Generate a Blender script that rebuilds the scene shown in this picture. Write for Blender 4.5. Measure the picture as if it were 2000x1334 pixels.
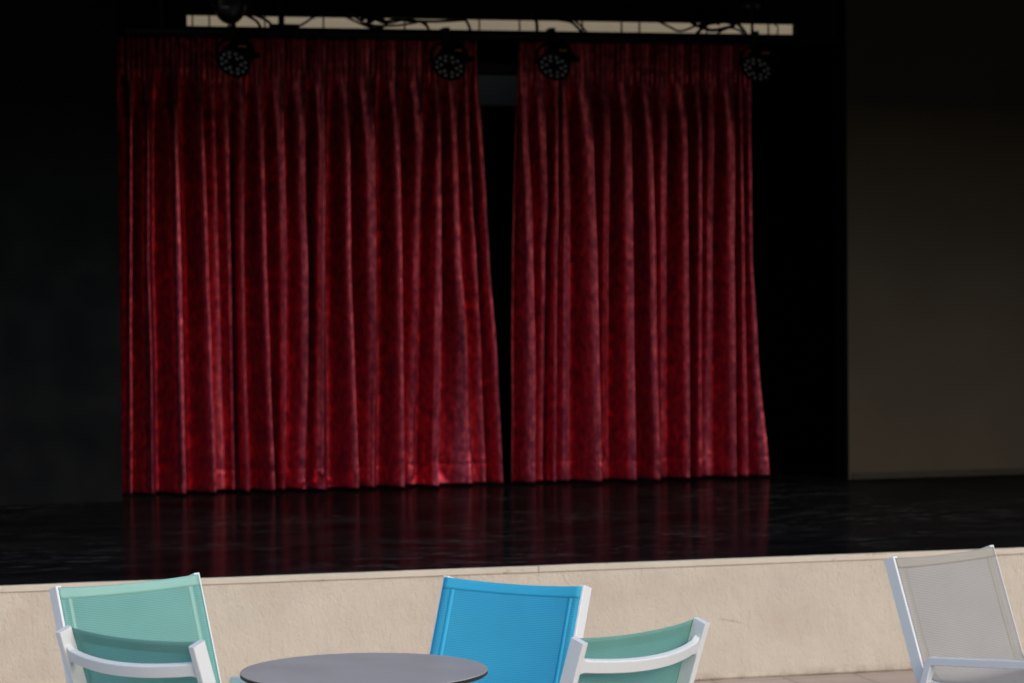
import bpy, bmesh, math, random
from mathutils import Vector, Matrix, noise

R = math.radians
scene = bpy.context.scene
for o in list(bpy.data.objects):
    bpy.data.objects.remove(o)

# ------------------------------------------------------------------ camera
cam = bpy.data.cameras.new('camera')
cam.sensor_width = 36.0
cam.lens = 94.32
cam.clip_start = 0.1
cam.clip_end = 2000
cam.dof.use_dof = True
cam.dof.focus_distance = 8.9
cam.dof.aperture_fstop = 3.9
co = bpy.data.objects.new('camera', cam)
scene.collection.objects.link(co)
scene.camera = co
yaw, pitch, roll = R(14.5), math.atan(123 / 5240.0), 0.0095
M = Matrix.Rotation(-yaw, 4, 'Z') @ Matrix.Rotation(math.pi / 2 - pitch, 4, 'X') @ Matrix.Rotation(-roll, 4, 'Z')
co.matrix_world = Matrix.Translation((0, 0, 1.92)) @ M

# ------------------------------------------------------------------ light
SUN_EL, SUN_DIR = R(30), Vector((0.34, -0.94, 0)).normalized()   # horizontal direction towards the sun
world = bpy.data.worlds.new('World')
scene.world = world
world.use_nodes = True
wt = world.node_tree
sky = wt.nodes.new('ShaderNodeTexSky')
sky.sky_type = 'NISHITA'
sky.sun_disc = False
sky.sun_elevation = SUN_EL
sky.sun_rotation = math.atan2(SUN_DIR.x, SUN_DIR.y)
sky.dust_density = 1.0
bg = wt.nodes['Background']
bg.inputs['Strength'].default_value = 0.15
wt.links.new(sky.outputs[0], bg.inputs['Color'])
sl = bpy.data.lights.new('sun', 'SUN')
sl.energy = 1.0
sl.angle = R(35)
sl.color = (1.0, 0.86, 0.71)
so = bpy.data.objects.new('sun', sl)
scene.collection.objects.link(so)
sd = Vector((SUN_DIR.x * math.cos(SUN_EL), SUN_DIR.y * math.cos(SUN_EL), math.sin(SUN_EL)))
so.rotation_euler = sd.to_track_quat('Z', 'Y').to_euler()
scene.view_settings.view_transform = 'Standard'
scene.view_settings.look = 'None'
scene.view_settings.exposure = 0.45
scene.view_settings.gamma = 1.0

# ------------------------------------------------------------------ helpers
def tag(o, label=None, cat=None, group=None, kind=None):
    if label: o['label'] = label
    if cat: o['category'] = cat
    if group: o['group'] = group
    if kind: o['kind'] = kind
    return o

def link(name, bm, mat, parent=None, smooth=False):
    bmesh.ops.recalc_face_normals(bm, faces=bm.faces)
    me = bpy.data.meshes.new(name)
    bm.to_mesh(me); bm.free()
    if smooth:
        for p in me.polygons: p.use_smooth = True
    me.materials.append(mat)
    o = bpy.data.objects.new(name, me)
    scene.collection.objects.link(o)
    if parent: o.parent = parent
    return o

def empty(name, loc=(0, 0, 0), rz=0, label=None, cat=None, group=None):
    o = bpy.data.objects.new(name, None)
    o.empty_display_size = 0.1
    scene.collection.objects.link(o)
    o.location = loc; o.rotation_euler = (0, 0, rz)
    return tag(o, label, cat, group)

def add_box(bm, lo, hi, bev=0.0):
    c = [(a + b) / 2 for a, b in zip(lo, hi)]
    s = [abs(b - a) for a, b in zip(lo, hi)]
    r = bmesh.ops.create_cube(bm, size=1, matrix=Matrix.Translation(c) @ Matrix.Diagonal((*s, 1)))
    if bev:
        es = list({e for v in r['verts'] for e in v.link_edges})
        bmesh.ops.bevel(bm, geom=es, offset=bev, segments=2, affect='EDGES', profile=0.5)

def box(name, lo, hi, mat, parent=None, bev=0.0):
    bm = bmesh.new(); add_box(bm, lo, hi, bev)
    return link(name, bm, mat, parent)

def section(w, h, b, seg=3):
    pts = []
    for sx, sy, a0 in ((1, 1, 0), (-1, 1, 90), (-1, -1, 180), (1, -1, 270)):
        cx, cy = sx * (w / 2 - b), sy * (h / 2 - b)
        for k in range(seg + 1):
            a = R(a0 + 90 * k / seg)
            pts.append((cx + b * math.cos(a), cy + b * math.sin(a)))
    return pts

def fillet(pts, rad, seg=6):
    out = [Vector(pts[0])]
    for i in range(1, len(pts) - 1):
        p0, p, p1 = Vector(pts[i - 1]), Vector(pts[i]), Vector(pts[i + 1])
        a, b = (p0 - p).normalized(), (p1 - p).normalized()
        ang = a.angle(b)
        t = min(rad / math.tan(ang / 2), (p0 - p).length * .45, (p1 - p).length * .45)
        s, e = p + a * t, p + b * t
        for k in range(seg + 1):
            u = k / seg
            out.append((1 - u) ** 2 * s + 2 * u * (1 - u) * p + u * u * e)
    out.append(Vector(pts[-1]))
    return out

def sweep(bm, pts, w, h, side, b=0.003, hs=None):
    """rectangular tube with rounded edges; w is measured along side, h across it"""
    S = Vector(side).normalized()
    n = len(pts); rings = []
    for i in range(n):
        t0 = (pts[i] - pts[i - 1]).normalized() if i else None
        t1 = (pts[i + 1] - pts[i]).normalized() if i < n - 1 else None
        T = ((t0 or t1) + (t1 or t0)).normalized()
        k = 1.0 / max(.4, T.dot(t1 or t0))
        N = T.cross(S).normalized()
        f = hs[i] if hs else 1.0
        sec = section(w, h, b)
        rings.append([bm.verts.new(pts[i] + S * x * f + N * y * k) for x, y in sec])
    m = len(rings[0])
    for i in range(n - 1):
        for j in range(m):
            bm.faces.new((rings[i][j], rings[i][(j + 1) % m], rings[i + 1][(j + 1) % m], rings[i + 1][j]))
    bm.faces.new(rings[0]); bm.faces.new(rings[-1])

def tube(bm, pts, r, seg=10, cap=True):
    pts = [Vector(p) for p in pts]
    rings = []; prev = None
    for i, p in enumerate(pts):
        T = (pts[min(i + 1, len(pts) - 1)] - pts[max(i - 1, 0)]).normalized()
        if prev is None:
            N = T.cross(Vector((0, 0, 1)))
            if N.length < .1: N = T.cross(Vector((1, 0, 0)))
        else:
            N = prev - T * prev.dot(T)
        N.normalize(); prev = N
        B = T.cross(N)
        rings.append([bm.verts.new(p + (N * math.cos(2 * math.pi * j / seg) + B * math.sin(2 * math.pi * j / seg)) * r) for j in range(seg)])
    for i in range(len(pts) - 1):
        for j in range(seg):
            bm.faces.new((rings[i][j], rings[i][(j + 1) % seg], rings[i + 1][(j + 1) % seg], rings[i + 1][j]))
    if cap:
        bm.faces.new(rings[0]); bm.faces.new(rings[-1])

def lathe(bm, prof, seg=48, mat=Matrix.Identity(4)):
    """profile of (radius, z) turned about z, then moved by mat"""
    rings = []
    for r, z in prof:
        if r < 1e-6: rings.append([bm.verts.new(mat @ Vector((0, 0, z)))])
        else: rings.append([bm.verts.new(mat @ Vector((r * math.cos(2 * math.pi * j / seg), r * math.sin(2 * math.pi * j / seg), z))) for j in range(seg)])
    for a, b in zip(rings, rings[1:]):
        for j in range(seg):
            q = [a[j % len(a)], a[(j + 1) % len(a)], b[(j + 1) % len(b)], b[j % len(b)]]
            u = []
            for v in q:
                if v not in u: u.append(v)
            if len(u) > 2: bm.faces.new(u)

def spline(pts, sub=8):
    P = [Vector(p) for p in pts]; P = [2 * P[0] - P[1]] + P + [2 * P[-1] - P[-2]]
    out = []
    for i in range(1, len(P) - 2):
        for k in range(sub):
            t = k / sub
            out.append(.5 * ((2 * P[i]) + (-P[i - 1] + P[i + 1]) * t + (2 * P[i - 1] - 5 * P[i] + 4 * P[i + 1] - P[i + 2]) * t * t + (-P[i - 1] + 3 * P[i] - 3 * P[i + 1] + P[i + 2]) * t ** 3))
    out.append(P[-2]); return out

def copy_tree(o, parent=None):
    c = o.copy(); scene.collection.objects.link(c); c.parent = parent
    for ch in [x for x in list(scene.objects) if x.parent == o]:
        copy_tree(ch, c)
    return c

# ------------------------------------------------------------------ materials
class NT:
    def __init__(s, name):
        s.m = bpy.data.materials.new(name); s.m.use_nodes = True
        s.t = s.m.node_tree; s.b = s.t.nodes['Principled BSDF']; s.out = s.t.nodes['Material Output']
    def n(s, typ, **kw):
        nd = s.t.nodes.new(typ)
        for k, v in kw.items():
            if k in nd.inputs and not hasattr(nd, k): nd.inputs[k].default_value = v
            else: setattr(nd, k, v)
        return nd
    def i(s, nd, **kw):
        for k, v in kw.items(): nd.inputs[k.replace('_', ' ')].default_value = v
        return nd
    def l(s, a, b): s.t.links.new(a, b)
    def coord(s, scale=(1, 1, 1), rot=(0, 0, 0), loc=(0, 0, 0)):
        tc = s.t.nodes.new('ShaderNodeTexCoord'); mp = s.t.nodes.new('ShaderNodeMapping')
        mp.inputs['Scale'].default_value = scale; mp.inputs['Rotation'].default_value = rot; mp.inputs['Location'].default_value = loc
        s.l(tc.outputs['Object'], mp.inputs['Vector']); return mp.outputs[0]
    def noise(s, vec, scale, detail=4, rough=.55):
        nd = s.t.nodes.new('ShaderNodeTexNoise'); nd.inputs['Scale'].default_value = scale
        nd.inputs['Detail'].default_value = detail; nd.inputs['Roughness'].default_value = rough
        s.l(vec, nd.inputs['Vector']); return nd.outputs['Fac']
    def ramp(s, fac, stops):
        nd = s.t.nodes.new('ShaderNodeValToRGB'); e = nd.color_ramp.elements
        while len(e) < len(stops): e.new(.5)
        for k, (p, c) in enumerate(stops):
            e[k].position = p; e[k].color = (*c, 1) if len(c) == 3 else c
        s.l(fac, nd.inputs[0]); return nd.outputs[0]
    def rng(s, fac, a, b, c, d):
        nd = s.t.nodes.new('ShaderNodeMapRange')
        for k, v in zip((1, 2, 3, 4), (a, b, c, d)): nd.inputs[k].default_value = v
        s.l(fac, nd.inputs[0]); return nd.outputs[0]
    def math(s, op, a, b=None):
        nd = s.t.nodes.new('ShaderNodeMath'); nd.operation = op
        for k, v in ((0, a), (1, b)):
            if v is None: continue
            if isinstance(v, (int, float)): nd.inputs[k].default_value = v
            else: s.l(v, nd.inputs[k])
        return nd.outputs[0]
    def mix(s, fac, a, b, mode='MIX'):
        nd = s.t.nodes.new('ShaderNodeMix'); nd.data_type = 'RGBA'; nd.blend_type = mode
        for k, v in ((0, fac), (6, a), (7, b)):
            if isinstance(v, (int, float)): nd.inputs[k].default_value = v
            elif isinstance(v, tuple): nd.inputs[k].default_value = (*v, 1)
            else: s.l(v, nd.inputs[k])
        return nd.outputs[2]
    def bump(s, h, strength, dist):
        nd = s.t.nodes.new('ShaderNodeBump'); nd.inputs['Strength'].default_value = strength; nd.inputs['Distance'].default_value = dist
        s.l(h, nd.inputs['Height']); s.l(nd.outputs[0], s.b.inputs['Normal']); return nd
    def set(s, **kw):
        for k, v in kw.items():
            k = k.replace('_', ' ')
            if isinstance(v, tuple) and len(v) == 3: v = (*v, 1)
            if hasattr(v, 'is_linked') or hasattr(v, 'links'): s.l(v, s.b.inputs[k])
            else: s.b.inputs[k].default_value = v

def m_plain(name, col, rough=.5, spec=.5, metal=0, var=.12, scale=6, bump=0):
    t = NT(name); v = t.coord()
    f = t.noise(v, scale, 5)
    t.set(Base_Color=t.mix(f, tuple(c * (1 - var) for c in col), tuple(min(1, c * (1 + var)) for c in col)),
          Roughness=t.rng(t.noise(v, scale * 2.3, 3), .3, .7, rough * .85, min(1, rough * 1.15)), Specular_IOR_Level=spec, Metallic=metal)
    if bump: t.bump(t.noise(v, 90, 6), bump, .003)
    return t.m

def m_velvet():
    t = NT('red_velvet')
    v = t.coord()
    nap = t.noise(t.coord((1, 1, .6)), 30, 6, .68)           # crushed nap patches
    fine = t.noise(t.coord((1, 1, .8)), 110, 5, .7)
    big = t.noise(t.coord((1.6, 1, .5)), 3.2, 4)
    col = t.ramp(nap, [(.30, (.026, .002, .011)), (.5, (.055, .003, .016)), (.70, (.10, .006, .018))])
    col = t.mix(t.rng(big, .38, .66, 0, .65), col, (.06, .003, .022))
    col = t.mix(t.rng(fine, .35, .65, .0, .45), col, (.14, .006, .012))
    t.set(Base_Color=col, Roughness=.8, Specular_IOR_Level=.05, Sheen_Weight=.22, Sheen_Roughness=.45, Sheen_Tint=(.55, .13, .38))
    gl = t.n('ShaderNodeBsdfGlossy')
    t.l(t.ramp(nap, [(.32, (.30, .026, .070)), (.68, (.97, .142, .155))]), gl.inputs['Color'])
    gl.inputs['Roughness'].default_value = .33
    hgt = t.math('ADD', nap, t.math('MULTIPLY', fine, .5))
    bp = t.bump(hgt, .26, .006); t.l(bp.outputs[0], gl.inputs['Normal'])
    mx = t.n('ShaderNodeMixShader')
    t.l(t.math('MULTIPLY', t.rng(nap, .30, .70, .46, .90), t.rng(fine, .3, .7, .85, 1.05)), mx.inputs[0])
    t.l(t.b.outputs[0], mx.inputs[1]); t.l(gl.outputs[0], mx.inputs[2]); t.l(mx.outputs[0], t.out.inputs[0])
    return t.m

def m_stucco():
    t = NT('beige_stucco')
    a = t.noise(t.coord((1, 1, .42)), 26, 5, .6)
    b = t.noise(t.coord((1, 1, .6), (0, R(18), 0)), 62, 4, .55)
    c = t.noise(t.coord((1, 1, .8)), 3.0, 4)
    col = t.mix(t.rng(c, .3, .7, 0, 1), (.56, .485, .39), (.62, .54, .435))
    pk = t.noise(t.coord((1, 1, 1.4), (0, 0, 0), (7, 3, 1)), 1.3, 5, .65)
    col = t.mix(t.rng(pk, .5, .72, 0, .5), col, (.48, .36, .28))
    sep = t.n('ShaderNodeSeparateXYZ'); t.l(t.coord(), sep.inputs[0])
    # grime along the base
    g = t.math('MULTIPLY', t.rng(sep.outputs[2], .0, .05, 1, 0), t.rng(t.noise(t.coord(), 9, 4), .4, .6, 0, .7))
    col = t.mix(g, col, (.30, .23, .17))
    # hairline crack
    cx = t.math('SUBTRACT', sep.outputs[0], 4.178); cz = t.math('SUBTRACT', sep.outputs[2], .283)
    wob = t.math('MULTIPLY', t.math('SUBTRACT', t.noise(t.coord(), 30, 2), .5), .012)
    d = t.math('ABSOLUTE', t.math('ADD', t.math('ADD', cz, t.math('MULTIPLY', cx, .23)), wob))
    cr = t.math('MULTIPLY', t.rng(d, .0008, .0032, 1, 0), t.rng(t.math('ABSOLUTE', cx), .035, .07, .7, 0))
    col = t.mix(cr, col, (.28, .23, .18))
    # a few light lime blooms and dents
    lb = t.noise(t.coord((1, 1, .5), (0, 0, 0), (2, 9, 4)), 5.5, 6, .7)
    col = t.mix(t.rng(lb, .62, .75, 0, .35), col, (.54, .47, .39))
    t.set(Base_Color=col, Roughness=.9, Specular_IOR_Level=.2)
    ridges = t.math('ABSOLUTE', t.math('SUBTRACT', b, .5))
    h = t.math('ADD', a, t.math('MULTIPLY', ridges, -1.2))
    t.bump(h, .5, .018)
    return t.m

def m_coping():
    t = NT('coping_plaster')
    ch = t.noise(t.coord((1, 1, 3)), 6.5, 6, .7)
    col = t.mix(t.rng(t.noise(t.coord(), 4, 4), .3, .7, 0, 1), (.56, .485, .39), (.63, .55, .44))
    col = t.mix(t.rng(ch, .635, .68, 0, .75), col, (.36, .20, .12))
    t.set(Base_Color=col, Roughness=.8, Specular_IOR_Level=.25)
    t.bump(t.noise(t.coord((1, 1, 1)), 34, 5), .4, .006)
    return t.m

def m_floor():
    t = NT('black_gloss_floor')
    sc = t.noise(t.coord((.55, 3.2, 1)), 5.0, 7, .68)
    sm = t.noise(t.coord((.5, 1.5, 1), (0, 0, .1)), 2.1, 5, .6)
    fn = t.noise(t.coord((.4, 5.0, 1), (0, 0, .02)), 16, 6, .7)
    scr = t.math('MULTIPLY', t.rng(t.noise(t.coord((.8, 9, 1), (0, 0, -.03)), 6, 6, .75), .56, .68, 0, 1), t.rng(t.noise(t.coord((1, 1, 1), (0, 0, 0), (3, 8, 0)), .9, 3), .42, .6, 0, 1))
    t.set(Base_Color=t.mix(scr, t.mix(t.rng(sm, .4, .75, 0, 1), (.0035, .0035, .004), (.010, .010, .010)), (.16, .16, .165)), Roughness=.7, Specular_IOR_Level=.0)
    gl = t.n('ShaderNodeBsdfGlossy'); gl.inputs['Color'].default_value = (1, .96, .94, 1)
    t.l(t.rng(sm, .3, .75, .05, .17), gl.inputs['Roughness'])
    bp = t.n('ShaderNodeBump'); bp.inputs['Strength'].default_value = .4; bp.inputs['Distance'].default_value = .002
    t.l(t.math('ADD', sc, t.math('MULTIPLY', fn, .35)), bp.inputs['Height']); t.l(bp.outputs[0], gl.inputs['Normal'])
    mx = t.n('ShaderNodeMixShader')
    f = t.math('ADD', t.rng(sc, .35, .7, .07, .125), t.rng(fn, .64, .74, 0, .10))
    t.l(f, mx.inputs[0]); t.l(t.b.outputs[0], mx.inputs[1]); t.l(gl.outputs[0], mx.inputs[2]); t.l(mx.outputs[0], t.out.inputs[0])
    return t.m

def m_tiles():
    t = NT('beige_paving')
    br = t.n('ShaderNodeTexBrick'); br.offset = 0; br.squash = 1
    t.l(t.coord(loc=(-4.449 + .003, -12.07 + .06, 0)), br.inputs['Vector'])
    for k, v in (('Scale', 1), ('Mortar Size', .0045), ('Mortar Smooth', .2), ('Brick Width', .36), ('Row Height', .36), ('Bias', 0)): br.inputs[k].default_value = v
    br.inputs['Color1'].default_value = (.52, .41, .33, 1); br.inputs['Color2'].default_value = (.58, .47, .38, 1); br.inputs['Mortar'].default_value = (.20, .15, .12, 1)
    col = t.mix(t.rng(t.noise(t.coord(), 7, 6, .65), .3, .7, 0, .45), br.outputs[0], (.42, .33, .27))
    t.set(Base_Color=col, Roughness=.75, Specular_IOR_Level=.3)
    t.bump(t.math('SUBTRACT', t.noise(t.coord(), 60, 4), t.math('MULTIPLY', br.outputs['Fac'], 2.0)), .3, .004)
    return t.m

def m_sling(name, c1, c2, trans=.30, hole=.10, amp=1.0, hem=False):
    t = NT(name)
    tc = t.n('ShaderNodeTexCoord'); uv = tc.outputs['UV']
    w = t.n('ShaderNodeTexWave'); w.wave_type = 'BANDS'; w.bands_direction = 'Y'; w.inputs['Scale'].default_value = 1.0 / .0062 / 3.18; w.inputs['Distortion'].default_value = 0
    w2 = t.n('ShaderNodeTexWave'); w2.wave_type = 'BANDS'; w2.bands_direction = 'X'; w2.inputs['Scale'].default_value = 1.0 / .0030 / 3.18
    t.l(uv, w.inputs['Vector']); t.l(uv, w2.inputs['Vector'])
    f = t.math('MULTIPLY', w.outputs['Fac'], amp)
    col = t.mix(f, c1, c2)
    col = t.mix(t.rng(t.noise(t.coord(), 5, 4), .3, .7, 0, .18), col, tuple(c * .75 for c in c1))
    t.set(Base_Color=col, Roughness=.55, Specular_IOR_Level=.3)
    t.bump(t.math('ADD', w.outputs['Fac'], t.math('MULTIPLY', w2.outputs['Fac'], .5)), .25, .0006)
    tr = t.n('ShaderNodeBsdfTranslucent'); t.l(col, tr.inputs['Color'])
    mx = t.n('ShaderNodeMixShader'); mx.inputs[0].default_value = trans
    t.l(t.b.outputs[0], mx.inputs[1]); t.l(tr.outputs[0], mx.inputs[2])
    last = mx
    if hole:
        tp = t.n('ShaderNodeBsdfTransparent'); m2 = t.n('ShaderNodeMixShader')
        t.l(t.rng(w.outputs['Fac'], 0, .5, hole * 2, hole * .3), m2.inputs[0])
        t.l(mx.outputs[0], m2.inputs[1]); t.l(tp.outputs[0], m2.inputs[2]); last = m2
    t.l(last.outputs[0], t.out.inputs[0])
    return t.m

def m_white():
    t = NT('white_powder_coat'); v = t.coord()
    f = t.noise(v, 14, 6, .7)
    col = t.mix(t.rng(f, .62, .72, 0, .35), (.82, .82, .81), (.52, .48, .42))
    t.set(Base_Color=col, Roughness=t.rng(t.noise(v, 40, 4), .3, .7, .32, .5), Specular_IOR_Level=.45)
    t.bump(t.noise(v, 400, 2), .06, .0006)
    return t.m

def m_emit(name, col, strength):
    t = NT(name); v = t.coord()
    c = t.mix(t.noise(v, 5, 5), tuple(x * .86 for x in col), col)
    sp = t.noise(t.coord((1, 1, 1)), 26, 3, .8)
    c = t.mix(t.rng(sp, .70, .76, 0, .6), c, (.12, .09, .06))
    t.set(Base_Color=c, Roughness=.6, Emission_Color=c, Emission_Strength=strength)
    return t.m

WHITE = m_white()
VELVET = m_velvet()
STUCCO = m_stucco()
COPING = m_coping()
FLOOR = m_floor()
TILES = m_tiles()
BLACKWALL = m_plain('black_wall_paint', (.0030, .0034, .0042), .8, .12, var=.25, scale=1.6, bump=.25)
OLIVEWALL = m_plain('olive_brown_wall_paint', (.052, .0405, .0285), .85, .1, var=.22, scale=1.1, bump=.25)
BLACK = m_plain('matt_black_paint', (.0025, .0025, .0025), .9, .06)
BACKSTAGE = m_plain('backstage_black', (.003, .003, .004), .95, .05)
METALBLACK = m_plain('black_metal', (.003, .003, .0035), .55, .15)
RUBBER = m_plain('black_cable_rubber', (.003, .003, .003), .7, .15)
LENS = m_plain('lens_glass', (.22, .225, .23), .35, .5)
GREYPANEL = m_plain('grey_blue_panel', (.70, .80, .88), .6, .3)
_t = NT('grey_laminate')
_t.set(Base_Color=_t.mix(_t.noise(_t.coord(), 2.5, 5), (.50, .465, .44), (.56, .52, .49)), Roughness=_t.rng(_t.noise(_t.coord(), 5, 2, .4), .2, .8, .25, .42), Specular_IOR_Level=.45)
LAMINATE = _t.m
EDGE = m_plain('dark_laminate_edge', (.028, .024, .022), .5, .4)
YELLOWTAG = m_plain('amber_sticker', (.20, .09, .03), .6, .3)
GLOW = m_emit('sunlit_slot_glow', (.60, .49, .35), .28)


# ------------------------------------------------------------------ the setting
GZ = 0.58                    # stage height
WY = 12.07                   # face of the low stage wall
PY = 16.45                   # face of the stage's rear wall
CY = 16.83                   # curtain line
bm = bmesh.new()
for a, b, c, d in ((-60, WY, -60, 80),):
    vs = [bm.verts.new(p) for p in ((-60, -60, 0), (80, -60, 0), (80, 120, 0), (-60, 120, 0))]
    bm.faces.new(vs)
g = tag(link('ground', bm, TILES), kind='structure')
bm = bmesh.new()
prof = [(6.3, .004), (-7, .004), (-9, .5), (-12, 2.9), (-16, 5.0), (-22, 5.8), (-60, 6.0)]  # unseen dark ground and bank, added to dim the curtain tops
P_ = [[bm.verts.new((x, y, z + (.35 * noise.noise((x * .2, y * .3, 0)) + .1 if z > .1 else 0))) for y, z in prof] for x in range(-60, 81, 4)]
for a_, c_ in zip(P_, P_[1:]):
    for k in range(len(prof) - 1): bm.faces.new((a_[k], a_[k + 1], c_[k + 1], c_[k]))
DARKBANK = m_plain('dark_bank_green', (.045, .075, .025), .95, .1, var=.3, scale=3, bump=.4)
tag(link('unseen_dark_bank', bm, DARKBANK, smooth=True), kind='structure')
bm = bmesh.new()
vs = [bm.verts.new(p) for p in ((-6, WY + .006, GZ), (16, WY + .006, GZ), (16, 19.4, GZ), (-6, 19.4, GZ))]
bm.faces.new(vs)
ext = bmesh.ops.extrude_face_region(bm, geom=bm.faces[:])
for v in [e for e in ext['geom'] if isinstance(e, bmesh.types.BMVert)]: v.co.z -= .02
fl = tag(link('floor', bm, FLOOR), kind='structure')

# low stucco wall carrying the stage
sw = empty('stage_wall', (0, 0, 0), 0, 'low beige stucco wall along the front edge of the raised black stage', 'wall')
bm = bmesh.new()
NX, NZ = 700, 26
grid = []
for i in range(NX + 1):
    x = -3 + 13 * i / NX
    colv = []
    for k in range(NZ + 1):
        z = .010 + (.546 - .010) * k / NZ
        y = WY + .004 * noise.noise((x * 2.2, 3.1, z * 3)) + .0022 * noise.noise((x * 14, 7.7, z * 7))
        colv.append(bm.verts.new((x, y, z)))
    grid.append(colv)
for i in range(NX):
    for k in range(NZ):
        bm.faces.new((grid[i][k], grid[i + 1][k], grid[i + 1][k + 1], grid[i][k + 1]))
link('wall', bm, STUCCO, sw, smooth=True)
box('core', (-6, WY + .012, .0), (16, WY + .25, .56), STUCCO, sw)
for x0, x1 in ((-6, 3.236), (3.2395, 16)):
    bm = bmesh.new()
    nseg = int((x1 - x0) / .03)
    random.seed(5)
    prof = [(WY + .011, .548), (WY - .004, .5485), (WY - .006, .551), (WY - .006, .573), (WY - .004, .5775), (WY + .004, .579), (WY + .011, .565)]
    prev = None
    for i in range(nseg + 1):
        x = x0 + (x1 - x0) * i / nseg
        dz = .0016 * noise.noise((x * 3, 1, 1)) + .0008 * noise.noise((x * 17, 2, 5))
        dy = .0015 * noise.noise((x * 6, 4, 1))
        ring = [bm.verts.new((x, y + dy, z + (dz if z > .552 else dz * .5))) for y, z in prof]
        if prev:
            for j in range(len(prof)):
                bm.faces.new((prev[j], prev[(j + 1) % len(prof)], ring[(j + 1) % len(prof)], ring[j]))
        else: bm.faces.new(ring)
        prev = ring
    bm.faces.new(prev)
    link('coping', bm, COPING, sw)

# rear wall of the stage: black left wall, olive right wall, header with a lit slot, roof
OL, OR, OT = 1.788, 6.526, 3.452          # opening
SL, SR, SB, ST = 2.216, 6.192, 3.487, 3.560
sh = empty('stage_house', (0, PY, 0), 0, 'black and olive walled stage house with a curtained opening and thin lit slot above it', 'building')
def part(name, lo, hi, mat, bev=0, label=None):
    o = box(name, (lo[0], lo[1] - PY, lo[2]), (hi[0], hi[1] - PY, hi[2]), mat, sh, bev)
    if label: o['label'] = label
    return o
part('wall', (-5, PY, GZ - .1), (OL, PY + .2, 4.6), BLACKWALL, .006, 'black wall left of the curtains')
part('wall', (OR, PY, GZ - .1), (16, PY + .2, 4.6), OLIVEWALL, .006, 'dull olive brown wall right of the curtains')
bm = bmesh.new()
y0, y1 = .003, .197
add_box(bm, (OL, y0, OT), (OR, y1, SB)); add_box(bm, (OL, y0, SB), (SL, y1, ST)); add_box(bm, (SR, y0, SB), (OR, y1, ST)); add_box(bm, (OL, y0, ST), (OR, y1, 4.6))
bmesh.ops.remove_doubles(bm, verts=bm.verts, dist=.0005)
hd = link('header', bm, BLACK, sh)
part('back_wall', (-2, 19.0, GZ - .1), (11, 19.15, 4.6), BACKSTAGE)
for x in (-2.15, 11.0): part('side_wall', (x, PY + .2, GZ - .1), (x + .15, 19.15, 4.6), BACKSTAGE)
part('roof', (-5, 12.55, 4.30), (16, PY, 4.55), BLACK)
part('rear_roof', (-5, PY + .2, 4.60), (16, 19.2, 4.75), BLACK)
part('low_shade_fascia', (-5, 12.35, 3.36), (16, 12.55, 4.75), BLACK)  # hangs low, out of view, to shade the tops of the curtains
part('side_wall', (9.6, 12.6, GZ + .001), (9.8, PY, 4.30), OLIVEWALL)  # unseen wall, added so the curtains take their light from the left
part('soffit', (-5, 15.2, 3.93), (6.3, PY - .001, 4.299), BLACK)
part('jamb', (OR - .012, PY + .002, GZ + .001), (OR - .001, PY + .21, OT - .001), BLACK)
part('skirting', (OR + .02, PY - .012, GZ + .001), (15, PY - .001, GZ + .045), m_plain('skirting_paint', (.022, .018, .012), .7, .15), .003)
# slot above the opening; glowing panel stands in for a sunlit wall behind
wf = empty('glow_strip', (0, 0, 0)); wf.parent = sh; wf['label'] = 'long thin pale strip, made to glow, in the slot above the curtains'
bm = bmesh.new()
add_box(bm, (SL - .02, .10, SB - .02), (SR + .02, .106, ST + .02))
link('glow_panel', bm, GLOW, wf)
FR = m_plain('slot_joint', (.05, .042, .032), .7, .2)
for x in (2.263, 2.367, 2.713, 3.082, 3.6, 4.084, 4.347, 4.762, 5.024, 5.144, 5.6, 6.023):
    bm = bmesh.new()
    add_box(bm, (x - .004, .085, SB - .01), (x + .004, .0985, ST + .01))
    link('frame', bm, FR, wf)
# grey panel behind the curtain gap
part('panel', (4.2, 17.9, 3.112), (4.95, 17.96, 3.318), GREYPANEL, .004, 'grey blue panel high behind the curtain gap')
part('panel', (4.2, 17.92, 3.335), (4.95, 17.98, 3.40), m_plain('grey_dark_panel', (.09, .10, .11), .6, .3), .004, 'dark grey strip over the grey blue panel')
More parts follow.
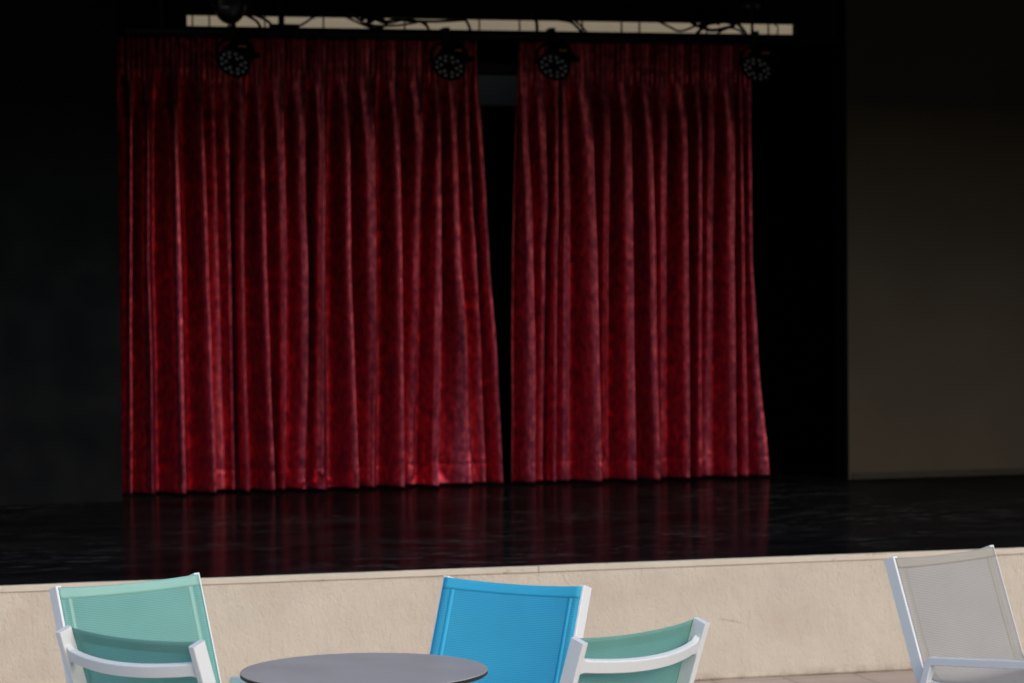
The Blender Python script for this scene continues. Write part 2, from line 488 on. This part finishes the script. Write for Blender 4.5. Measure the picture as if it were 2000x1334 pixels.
# surroundings never seen directly: only the added dark bank, built above
# ------------------------------------------------------------------ curtains
ZS = [3.423, 3.224, 2.894, 2.397, 2.066, 1.402, 0.572]
LEFT = [
 ([1.808, 1.806, 1.802, 1.796, 1.792, 1.783, 1.773], (0.5, 0.5, 0.5), 0.3),
 ([1.936, 1.931, 1.923, 1.915, 1.909, 1.898, 1.885], (0.7, 0.8, 0.8), 0.2),
 ([2.031, 2.025, 2.015, 2.005, 1.999, 2.01, 2.009], (0.8, 0.9, 0.9), 0.8),
 ([2.191, 2.191, 2.191, 2.197, 2.201, 2.202, 2.208], (1, 1.1, 1.2), 0.5),
 ([2.362, 2.363, 2.365, 2.375, 2.381, 2.396, 2.415], (0.9, 1, 1.05), 0.1),
 ([2.443, 2.441, 2.44, 2.451, 2.459, 2.471, 2.487], (0.6, 0.25, 0.1), 0.3),
 ([2.53, 2.528, 2.524, 2.534, 2.54, 2.542, 2.545], (0.7, 0.5, 0.5), 0.5),
 ([2.624, 2.622, 2.618, 2.599, 2.592, 2.594, 2.607], (0.9, 1.15, 1.2), 0.6),
 ([2.741, 2.739, 2.735, 2.746, 2.749, 2.764, 2.787], (0.9, 1, 1.0), 0.1),
 ([2.882, 2.88, 2.876, 2.873, 2.873, 2.862, 2.843], (0.8, 0.95, 1), 0.35),
 ([3.013, 3.011, 3.007, 3.011, 3.024, 3.02, 2.991], (1.0, 0.8, 0.6), 0.7),
 ([3.138, 3.135, 3.129, 3.114, 3.103, 3.099, 3.09], (0.9, 1.15, 0.8), 0.95),
 ([3.297, 3.295, 3.291, 3.288, 3.286, 3.302, 3.322], (1, 1.1, 1.2), 0.1),
 ([3.45, 3.448, 3.444, 3.443, 3.442, 3.441, 3.422], (1.1, 1, 0.7), 0.9),
 ([3.617, 3.616, 3.615, 3.617, 3.619, 3.619, 3.62], (1, 1.1, 1.1), 0.3),
 ([3.778, 3.776, 3.772, 3.757, 3.74, 3.726, 3.704], (1, 0.6, 0.3), 0.6),
 ([3.902, 3.9, 3.897, 3.884, 3.875, 3.858, 3.832], (0.9, 1.05, 1.0), 0.3),
 ([4.007, 4.005, 4.002, 4.011, 4.017, 4.068, 4.097], (0.9, 0.9, 0.5), 0.7),
 ([4.099, 4.094, 4.087, 4.116, 4.139, 4.162, 4.189], (0.8, 0.5, 0.3), 0.3),
 ([4.143, 4.151, 4.172, 4.195, 4.211, 4.252, 4.282], (0.9, 1, 1.1), 0.3),
]
RIGHT = [
 ([4.426, 4.422, 4.414, 4.393, 4.379, 4.362, 4.347], (0.5, 0.5, 0.7), 0.3),
 ([4.477, 4.474, 4.469, 4.487, 4.499, 4.506, 4.498], (0.8, 1, 1.0), 0.6),
 ([4.605, 4.603, 4.6, 4.616, 4.599, 4.589, 4.577], (0.8, 0.55, 0.3), 0.7),
 ([4.694, 4.692, 4.689, 4.678, 4.661, 4.648, 4.633], (0.8, 1.05, 1.05), 0.2),
 ([4.732, 4.732, 4.731, 4.75, 4.747, 4.741, 4.73], (0.8, 0.6, 0.5), 0.5),
 ([4.902, 4.903, 4.904, 4.914, 4.921, 4.925, 4.935], (1, 1.05, 1.1), 0.25),
 ([5.024, 5.023, 5.022, 5.012, 5.004, 5.002, 5.001], (0.9, 0.8, 0.5), 0.5),
 ([5.164, 5.162, 5.159, 5.156, 5.155, 5.156, 5.159], (1, 1.1, 1.1), 0.4),
 ([5.314, 5.313, 5.31, 5.316, 5.32, 5.321, 5.335], (1, 1.05, 1.1), 0.15),
 ([5.427, 5.427, 5.426, 5.417, 5.412, 5.411, 5.409], (0.7, 0.6, 0.4), 0.4),
 ([5.547, 5.548, 5.55, 5.55, 5.55, 5.551, 5.548], (1.1, 1.1, 1.1), 0.3),
 ([5.66, 5.66, 5.659, 5.655, 5.653, 5.645, 5.636], (1, 1, 1.0), 0.15),
 ([5.746, 5.743, 5.738, 5.736, 5.734, 5.734, 5.733], (0.9, 0.6, 0.3), 0.4),
 ([5.881, 5.882, 5.884, 5.876, 5.87, 5.871, 5.872], (1, 1.1, 1.1), 0.3),
 ([5.953, 5.955, 5.959, 5.959, 5.96, 5.956, 5.951], (0.8, 0.9, 0.9), 0.2),
 ([6.021, 6.02, 6.02, 6.022, 6.024, 6.055, 6.117], (0.8, 0.8, 0.7), 0.8),
]

def interp(xs, ys, x):
    if x >= xs[0]: return ys[0]
    if x <= xs[-1]: return ys[-1]
    for i in range(len(xs) - 1):
        if xs[i] >= x >= xs[i + 1]:
            t = (xs[i] - x) / (xs[i] - xs[i + 1]); t2 = t * t * (3 - 2 * t)
            return ys[i] * (1 - t2 * .5 - t * .5) + ys[i + 1] * (t2 * .5 + t * .5)

def smooth(a, b, x):
    t = max(0, min(1, (x - a) / (b - a))); return t * t * (3 - 2 * t)

def curtain(name, tab, flares, seed, label):
    root = empty(name, (0, CY, 0), 0, label, 'curtain', 'red velvet stage curtains')
    NG = len(tab) - 1; SUB = 26; NZc = 230
    TOP, BOT = 3.46, .592
    N = NG * SUB
    cols = []
    rnd = random.Random(seed)
    gp = [0]
    for i in range(N): gp.append(gp[-1] + rnd.uniform(.7, 1.4))
    rows = []
    for k in range(NZc + 1):
        z = TOP - (TOP - BOT) * k / NZc
        xs = [interp(ZS, r[0], z) for r in tab]
        amps = [(r[1][0] + (r[1][1] - r[1][0]) * smooth(3.0, 2.1, z)) if z > 2.07 else (r[1][1] + (r[1][2] - r[1][1]) * smooth(2.0, .9, z)) for r in tab]
        head = smooth(2.75, 3.34, z)
        row = []
        for c in range(N + 1):
            gi = min(c // SUB, NG - 1); u = (c - gi * SUB) / SUB
            x0, x1 = xs[gi], xs[gi + 1]; gap = max(.02, x1 - x0)
            a0, a1 = amps[gi], amps[gi + 1]
            b0, b1 = tab[gi][2], tab[gi + 1][2]
            depth = min(.20, .80 * gap + .055)
            vpos = .20 + .20 * b0                      # valley place after ridge: sharp ridges fall at once
            if u < vpos:
                t = u / vpos; s = math.cos(math.pi / 2 * t) ** (.9 + .2 * b0); top = a0
            else:
                t = (u - vpos) / (1 - vpos); s = math.sin(math.pi / 2 * t) ** (1.7 - .6 * b1); top = a1
            f = depth * top * s                        # forward of the valley
            f += depth * .75 * (1 - max(a0, a1)) * 0
            ref = depth * max(a0, a1)
            back = .14 - f                         # distance behind the front line
            vx = .05 + .24 * b0
            x = x0 + (x1 - x0) * (u / vpos * vx if u < vpos else vx + (1 - vx) * (u - vpos) / (1 - vpos))
            # narrow wrinkles, slow sway and gathers
            wv = .010 * noise.noise((x * 7, z * .9, seed)) + .0022 * noise.noise((x * 16, z * 1.6, seed + 3)) + .0008 * noise.noise((x * 30, z * 16, seed + 9))
            gather = .014 * math.sin(x * 2 * math.pi / .034 + 2.2 * noise.noise((x * 9, 0, seed))) * (.6 + .5 * noise.noise((x * 21, 2, seed)))
            low = smooth(1.15, .6, z)
            wv += low * (.006 * noise.noise((x * 7 + z * 5, z * 4, seed + 5)))
            back = back * (1 - .60 * head) + .012 * head + gather * smooth(3.12, 3.32, z) + wv * (1 - .5 * head)
            # stitched hem
            back += .0045 * math.exp(-((z - .722) / .006) ** 2)
            # heading tape stitch line
            back += .0012 * math.exp(-((z - 3.29) / .012) ** 2)
            for (fx, fh, fw, fd) in flares:
                zz = (z - BOT) / fh
                if zz < 1:
                    w_ = fw * (1 - zz) + .012
                    d_ = abs(x - fx) / w_
                    if d_ < 1: back -= fd * (1 - zz) ** .7 * (1 - d_) ** .8
            row.append(bm_v := Vector((x, back, z + (.004 * noise.noise((x * 5, 0, seed)) if k == NZc else 0))))
        rows.append(row)
    hk = max(1, int(round((TOP - 3.29) / (TOP - BOT) * NZc)))
    def sheet(nm, r0, r1):
        bm = bmesh.new()
        vv = [[bm.verts.new(p) for p in r] for r in rows[r0:r1 + 1]]
        for a, b in zip(vv, vv[1:]):
            for c in range(N): bm.faces.new((a[c], a[c + 1], b[c + 1], b[c]))
        o = link(nm, bm, VELVET, root, smooth=True)
        md = o.modifiers.new('thickness', 'SOLIDIFY'); md.thickness = .004; md.offset = 0
        return o
    sheet('drape', 0, NZc)
    return root
curtain('curtain', LEFT, ((3.07, .11, .14, .06), (3.82, .15, .12, .035), (4.08, .20, .07, .01)), 3, 'wider red velvet curtain hanging left of the dark gap')
curtain('curtain', RIGHT, ((4.62, .10, .05, .010),), 11, 'narrower red velvet curtain hanging right of the dark gap')
# curtain track
tr = empty('curtain_track', (0, 16.72, 3.475), 0, 'black curtain rail across the top of the stage opening', 'curtain rail')
box('rail', (OL + .01, -.03, -.0), (OR - .01, .03, .03), METALBLACK, tr, .004)
bm = bmesh.new(); tube(bm, [(OL + .01, .0, -.018), (OR - .01, .0, -.018)], .009, 12); link('rod', bm, METALBLACK, tr)

# ------------------------------------------------------------------ lighting bar, spotlights, cables
BY, BZ = 16.12, 3.425
bar = empty('lighting_bar', (0, BY, BZ), 0, 'black pipe the four stage spotlights are clamped to', 'light bar')
bm = bmesh.new(); tube(bm, [(1.81, 0, 0), (6.36, 0, 0)], .024, 20); link('pipe', bm, METALBLACK, bar, smooth=True)
for x in (2.02, 6.32):
    bm = bmesh.new(); tube(bm, [(x, 0, .02), (x, 0, .50)], .010, 10); link('hanger', bm, METALBLACK, bar)

def spotlight():
    root = empty('spotlight', (0, 0, 0))
    nrm = Vector((-.441, -.588, -.68)).normalized()
    q = nrm.to_track_quat('Z', 'X').to_matrix().to_4x4()
    m = Matrix.Translation((0, 0, 0)) @ q
    bm = bmesh.new()
    lathe(bm, [(0, -.17), (.045, -.168), (.07, -.15), (.082, -.11), (.097, -.02), (.104, .0), (.106, .022), (.100, .026), (.096, .010), (.0, .008)], 40, m)
    link('housing', bm, METALBLACK, root, smooth=False)
    bm = bmesh.new(); lathe(bm, [(.0, .009), (.094, .0095), (.094, .013), (.0, .0125)], 40, m)
    link('lens_plate', bm, BLACK, root)
    k = 0
    for n_, rr in ((12, .078), (6, .048)):
        for j in range(n_):
            a = 2 * math.pi * j / n_ + (.2 if n_ == 6 else 0)
            bm = bmesh.new()
            lathe(bm, [(.0105, 0), (.0105, .003), (.009, .007), (.005, .0095), (0, .0105)], 14, m @ Matrix.Translation((rr * math.cos(a), rr * math.sin(a), .012)))
            link('lens', bm, LENS, root, smooth=True)
    # yoke: a flat U from the sides of the housing up to the clamp
    side = nrm.cross(Vector((0, 0, 1))).normalized()
    P = [side * .118 + nrm * -.05, side * .118 + Vector((0, .045, .085)), Vector((0, .06, .135)) + side * .06, Vector((0, .06, .135)) - side * .06, side * -.118 + Vector((0, .045, .085)), side * -.118 + nrm * -.05]
    bm = bmesh.new()
    pts = fillet(P, .03)
    tube(bm, pts, .009, 8); link('yoke', bm, METALBLACK, root)
    for s in (1, -1):
        bm = bmesh.new(); tube(bm, [side * s * .10 + nrm * -.05, side * s * .145 + nrm * -.05], .018, 14); link('knob', bm, METALBLACK, root)
    bm = bmesh.new(); add_box(bm, (-.02, .045, .13), (.02, .145, .235), .006); link('clamp', bm, METALBLACK, root)
    bm = bmesh.new(); add_box(bm, (.012, -.075, .079), (.062, -.068, .091), .001); link('sticker', bm, YELLOWTAG, root)
    return root
lamp_pos = [((2.438, 16.0, 3.235), 'black LED spotlight above the left part of the wide curtain, below the round fixture'),
            ((3.76, 16.0, 3.228), 'black LED spotlight just left of the gap between the curtains'),
            ((4.426, 16.0, 3.235), 'black LED spotlight just right of the gap, over the edge of the narrow curtain'),
            ((5.753, 16.0, 3.233), 'black LED spotlight at the outer right edge of the narrow curtain')]
proto = spotlight()
for i, (p, lb) in enumerate(lamp_pos):
    o = proto if i == 0 else copy_tree(proto)
    o.location = p; o.rotation_euler = (0, 0, (0, .05, -.04, -.16)[i])
    tag(o, lb, 'spotlight', 'LED spotlights over the stage')

# moving head fixture in front of the lit slot
mh = empty('stage_light', (2.40, 15.9, 3.60), 0, 'round black moving stage light hanging in front of the lit slot', 'stage light')
bm = bmesh.new()
lathe(bm, [(0, -.150), (.022, -.149), (.045, -.140), (.070, -.118), (.085, -.09), (.095, -.05), (.100, 0), (.092, .05), (.06, .09), (0, .10)], 36)
link('head', bm, m_plain('glossy_black_shell', (.003, .003, .003), .35, .25), mh, smooth=True)
for s in (1, -1):
    bm = bmesh.new(); add_box(bm, (s * .108 - .014, -.04, -.04), (s * .108 + .014, .04, .20), .01); link('arm', bm, METALBLACK, mh)
bm = bmesh.new(); add_box(bm, (-.13, -.08, .20), (.13, .08, .30), .012); link('base', bm, METALBLACK, mh)
bm = bmesh.new(); lathe(bm, [(0, -.165), (.008, -.163), (.010, -.155), (.008, -.147), (0, -.145)], 12); link('bolt', bm, m_plain('brass_bolt', (.20, .18, .12), .3, .5, .6), mh)
bm = bmesh.new(); add_box(bm, (-.062, -.100, -.066), (-.020, -.078, -.052), .003); link('badge', bm, m_plain('grey_badge', (.16, .15, .17), .4, .5), mh)
# hanging rod fixture on the right
hf = empty('ceiling_hook', (5.70, 15.95, 3.45), 0, 'thin black hanging rod with a clamp before the right end of the lit slot', 'hook')
bm = bmesh.new(); tube(bm, [(0, 0, 0), (0, 0, .48)], .009, 10); link('rod', bm, METALBLACK, hf)
for x in (-.035, .03):
    bm = bmesh.new(); lathe(bm, [(0, -.014), (.010, -.010), (.014, 0), (.010, .010), (0, .014)], 12, Matrix.Translation((x - .0, -.02, .165))); link('bolt', bm, m_plain('worn_bolt', (.08, .09, .09), .35, .5, .5), hf)
bm = bmesh.new(); add_box(bm, (-.06, -.014, .15), (.06, .014, .182), .004); link('clamp', bm, METALBLACK, hf)

CABLES = [
 ([(2.53,3.60),(2.55,3.548),(2.619,3.505),(2.656,3.44)],.009,'black cable dropping steeply from the round stage light to the pipe'),
 ([(2.56,3.60),(2.582,3.554),(2.682,3.506),(2.732,3.44)],.009,'black cable dropping beside the steep one, slightly to its right'),
 ([(2.808,3.445),(2.897,3.487),(2.974,3.535),(3.064,3.559),(3.134,3.547),(3.224,3.508),(3.307,3.474),(3.4,3.45)],.007,'black cable arching like a hill over the left part of the slot'),
 ([(3.154,3.58),(3.256,3.508),(3.333,3.484),(3.465,3.483),(3.579,3.5),(3.651,3.508),(3.686,3.45)],.007,'black cable sagging low along the slot above the wide curtain'),
 ([(3.256,3.521),(3.327,3.534),(3.401,3.51),(3.475,3.524),(3.579,3.519),(3.742,3.518),(3.873,3.527),(3.932,3.524),(3.964,3.45)],.009,'thick black cable lying level along the slot and bending down at the curtain gap'),
 ([(3.304,3.496),(3.369,3.529),(3.423,3.504),(3.384,3.472),(3.32,3.477),(3.31,3.52),(3.40,3.545)],.009,'coiled loop of black cable over the middle of the wide curtain'),
 ([(3.38,3.50),(3.449,3.501),(3.547,3.525),(3.618,3.513),(3.663,3.489),(3.689,3.45)],.006,'thin black cable bowed above the second spotlight'),
 ([(4.345,3.59),(4.355,3.55),(4.374,3.518),(4.377,3.45)],.011,'short upright black cable just right of the curtain gap'),
 ([(4.48,3.575),(4.518,3.546),(4.608,3.531),(4.655,3.496),(4.695,3.45)],.009,'black cable curving down to the pipe right of the third spotlight'),
 ([(4.59,3.58),(4.628,3.541),(4.675,3.503),(4.721,3.45)],.007,'thin black cable falling beside the curved one above the narrow curtain'),
 ([(5.10,3.575),(5.148,3.549),(5.243,3.505),(5.318,3.477),(5.421,3.511),(5.511,3.535),(5.58,3.523)],.007,'black cable dipping in a V toward the right cable tangle'),
 ([(5.42,3.46),(5.449,3.488),(5.511,3.541),(5.587,3.549),(5.673,3.537),(5.718,3.505),(5.759,3.45)],.011,'thick black cable arched over the right tangle beside the hanging rod'),
 ([(5.40,3.54),(5.432,3.52),(5.534,3.489),(5.628,3.504),(5.69,3.524),(5.628,3.543),(5.52,3.53),(5.46,3.505)],.011,'coiled black cable forming the right tangle'),
 ([(5.56,3.45),(5.586,3.477),(5.655,3.504),(5.724,3.485),(5.745,3.45)],.007,'small low arch of black cable under the right tangle'),
 ([(5.94,3.58),(5.95,3.534),(5.975,3.509),(5.967,3.45)],.005,'thinnest black cable hanging near the right end of the slot'),
]
for k, (pts, r_, lb) in enumerate(CABLES):
    P3 = spline([(x, 16.27 - .018 * (k % 4) + .01 * math.sin(3.1 * x), z) for x, z in pts])
    bm = bmesh.new(); tube(bm, P3, r_, 8)
    tag(link('cable', bm, RUBBER, smooth=True), lb, 'cable', 'cables over the stage opening')
bk = empty('bracket', (2.78, 16.33, 3.44), 0, 'squat black bracket standing upright against the left part of the slot', 'bracket')
bm = bmesh.new(); add_box(bm, (-.018, -.012, .0), (.018, .012, .16), .003); link('post', bm, METALBLACK, bk)
bm = bmesh.new(); add_box(bm, (-.075, -.016, .0), (.11, .016, .055), .006); link('foot', bm, METALBLACK, bk)

# ------------------------------------------------------------------ chairs
CW = .596
TR, HR = .024, .050                      # side rail thickness / fore-aft depth
YT, ZT = 0.0, .865                       # rear face of rail's top
LEAN = math.tan(R(19))
def make_chair(sling_mat, hem_mat, label, group='sling chairs on the paving'):
    root = empty('garden_chair', (0, 0, 0), 0, label, 'chair', group)
    xr = CW / 2 - TR / 2
    # rail path: back leaning, then the seat
    path = [Vector((0, .025, .868)), Vector((0, .025 + (.868 - .40) * LEAN, .40)), Vector((0, .64, .425))]
    pc = fillet(path, .10, 8)
    for s in (-1, 1):
        bm = bmesh.new()
        sweep(bm, [p + Vector((s * xr, 0, 0)) for p in pc], TR, HR, (1, 0, 0), .0035)
        link('side_rail', bm, WHITE, root)
    # arm frames: rear leg, armrest, front leg in one bent tube outside the rails
    for s in (-1, 1):
        xa = s * (CW / 2 + .0165)
        a = [Vector((xa, .075, .0)), Vector((xa, .238, .508)), Vector((xa, .71, .540)), Vector((xa, .755, .0))]
        bm = bmesh.new()
        sweep(bm, fillet(a, .010, 5), .030, .030, (1, 0, 0), .004)
        link('arm_frame', bm, WHITE, root)
        for y in (.075, .755):
            bm = bmesh.new(); add_box(bm, (xa - .016, y - .018, .0), (xa + .016, y + .018, .012), .003); link('foot', bm, RUBBER, root)
    # curved bar behind the back, welded with flared ends
    up = Vector((0, -LEAN, 1)).normalized(); bk_ = Vector((0, -1, -LEAN)).normalized()
    c0 = Vector((0, .025, .868)) - up * .078
    pts = []; hs = []
    n = 24
    for k in range(n + 1):
        u = -1 + 2 * k / n
        x = u * (xr - .010)
        pts.append(c0 + bk_ * (.006 + .056 * (1 - abs(u) ** 2)) + Vector((x, 0, 0)))
        e = max(0, (abs(u) - .90) / .10); hs.append(1 + .55 * e * e)
    bm = bmesh.new(); sweep(bm, pts, .040, .021, up, .004, hs); link('back_bar', bm, WHITE, root)
    for y, z in ((.30, .385), (.60, .40)):
        bm = bmesh.new(); sweep(bm, [Vector((-xr, y, z)), Vector((xr, y, z))], .03, .016, (0, 1, 0), .003); link('cross_bar', bm, WHITE, root)
    # sling: set just inside the front faces of the rails, sagging in the middle
    off = HR / 2 + .0012
    sp = [Vector((0, .025 + .006 * LEAN, .862)), Vector((0, .025 + (.868 - .40) * LEAN, .40)), Vector((0, .62, .424))]
    cen = fillet(sp, .10, 10)
    # resample
    L = [0]
    for p, q in zip(cen, cen[1:]): L.append(L[-1] + (q - p).length)
    def at(s_):
        for i in range(len(L) - 1):
            if s_ <= L[i + 1] + 1e-9:
                t = (s_ - L[i]) / (L[i + 1] - L[i]); P = cen[i].lerp(cen[i + 1], t)
                T = (cen[i + 1] - cen[i]).normalized(); return P, T
        return cen[-1], (cen[-1] - cen[-2]).normalized()
    half = CW / 2 - .0085
    NS, NXs = 60, 26
    def srf(s_, x, extra=0):
        P, T = at(s_)
        Nn = T.cross(Vector((1, 0, 0))).normalized()
        if Nn.y < 0 and abs(T.y) < .9: Nn = -Nn
        if Nn.z < 0 and abs(T.y) >= .9: Nn = -Nn
        u = x / (CW / 2 - TR)
        e = max(0, 1 - u * u)
        sag = .016 * e ** .8 + .010 * e * math.exp(-((s_ - L[-1] * .25) / .2) ** 2)
        dip = -.005 * e * math.exp(-s_ / .03)
        return P + Nn * (off - sag + extra) + Vector((x, 0, dip))
    def patch(nm, s0, s1, x0, x1, ns, nx, mat, extra=0, th=.0016):
        bm = bmesh.new(); uvl = bm.loops.layers.uv.new('UVMap'); G = []; UV = {}
        for i in range(ns + 1):
            s_ = s0 + (s1 - s0) * i / ns; r_ = []
            for j in range(nx + 1):
                x = x0 + (x1 - x0) * j / nx
                v = bm.verts.new(srf(s_, x, extra)); UV[v] = (x, -s_); r_.append(v)
            G.append(r_)
        for a, b in zip(G, G[1:]):
            for j in range(nx):
                f = bm.faces.new((a[j], a[j + 1], b[j + 1], b[j]))
                for lp in f.loops: lp[uvl].uv = UV[lp.vert]
        o = link(nm, bm, mat, root, smooth=True)
        md = o.modifiers.new('thickness', 'SOLIDIFY'); md.thickness = th; md.offset = 0
        return o
    patch('sling', 0, L[-1], -half, half, NS, NXs, sling_mat)
    patch('top_hem', .001, .040, -half + .001, half - .001, 4, NXs, hem_mat, .0016, .0012)
    for s in (-1, 1):
        a, b = sorted((s * (half - .050), s * (half - .033)))
        patch('side_seam', .002, L[-1] - .01, a, b, NS, 2, hem_mat, .0010, .0012)
    return root

SG = m_sling('green_mesh_fabric', (.33, .66, .60), (.43, .76, .69), .58, .05)
SGh = m_sling('green_hem', (.40, .70, .60), (.42, .72, .62), .25, 0, .4)
SB_ = m_sling('blue_mesh_fabric', (.09, .66, .92), (.18, .80, .97), .58, .03)
SBh = m_sling('blue_hem', (.08, .66, .93), (.08, .68, .95), .3, 0, .4)
SW_ = m_sling('grey_mesh_fabric', (.48, .45, .42), (.65, .61, .56), .35, .06)
SWh = m_sling('cream_hem', (.50, .46, .39), (.55, .50, .43), .25, 0, .4)

def put(root, x, y, ang, facing_away):
    th = R(ang) if facing_away else R(ang + 180)
    root.location = (x, y, 0); root.rotation_euler = (0, 0, th)
c_green = make_chair(SG, SGh, 'mint green sling chair at far left facing the camera, its back toward the stage wall')
put(c_green, 1.024, 9.494, 26.3, False)
c_lf = copy_tree(c_green); c_lf['label'] = 'mint green sling chair seen from behind at lower left, turned toward the table'
put(c_lf, .859, 7.971, -53.1, True)
c_rf = copy_tree(c_green); c_rf['label'] = 'mint green sling chair seen from behind, in front of the blue chair'
put(c_rf, 2.379, 7.606, 33.2, True)
c_bl = make_chair(SB_, SBh, 'bright blue sling chair behind the round table')
put(c_bl, 2.352, 9.008, -49.3, False)
c_wh = make_chair(SW_, SWh, 'light grey sling chair with white frame standing alone at far right')
put(c_wh, 4.088, 9.436, 27.2, False)

# ------------------------------------------------------------------ table
tb = empty('round_table', (1.5856, 7.956, 0), 0, 'round grey topped bistro table standing among the green and blue chairs', 'table')
RT = .3745
bm = bmesh.new(); lathe(bm, [(0, .7395), (RT - .0015, .7395), (RT - .0002, .7385), (RT - .0002, .7375), (0, .7370)], 128); link('table_top', bm, LAMINATE, tb)
bm = bmesh.new(); lathe(bm, [(0, .7368), (RT, .7368), (RT, .7275), (RT - .003, .7255), (0, .7250)], 128); link('top_edge', bm, EDGE, tb)
bm = bmesh.new(); lathe(bm, [(0, .7248), (.09, .7248), (.09, .715), (.032, .71), (.030, .70), (.030, .03), (.04, .025), (0, .025)], 32); link('pedestal', bm, WHITE, tb)
bm = bmesh.new(); lathe(bm, [(0, .024), (.06, .024), (.215, .014), (.22, .008), (.22, .0), (0, .0)], 48); link('base', bm, WHITE, tb)
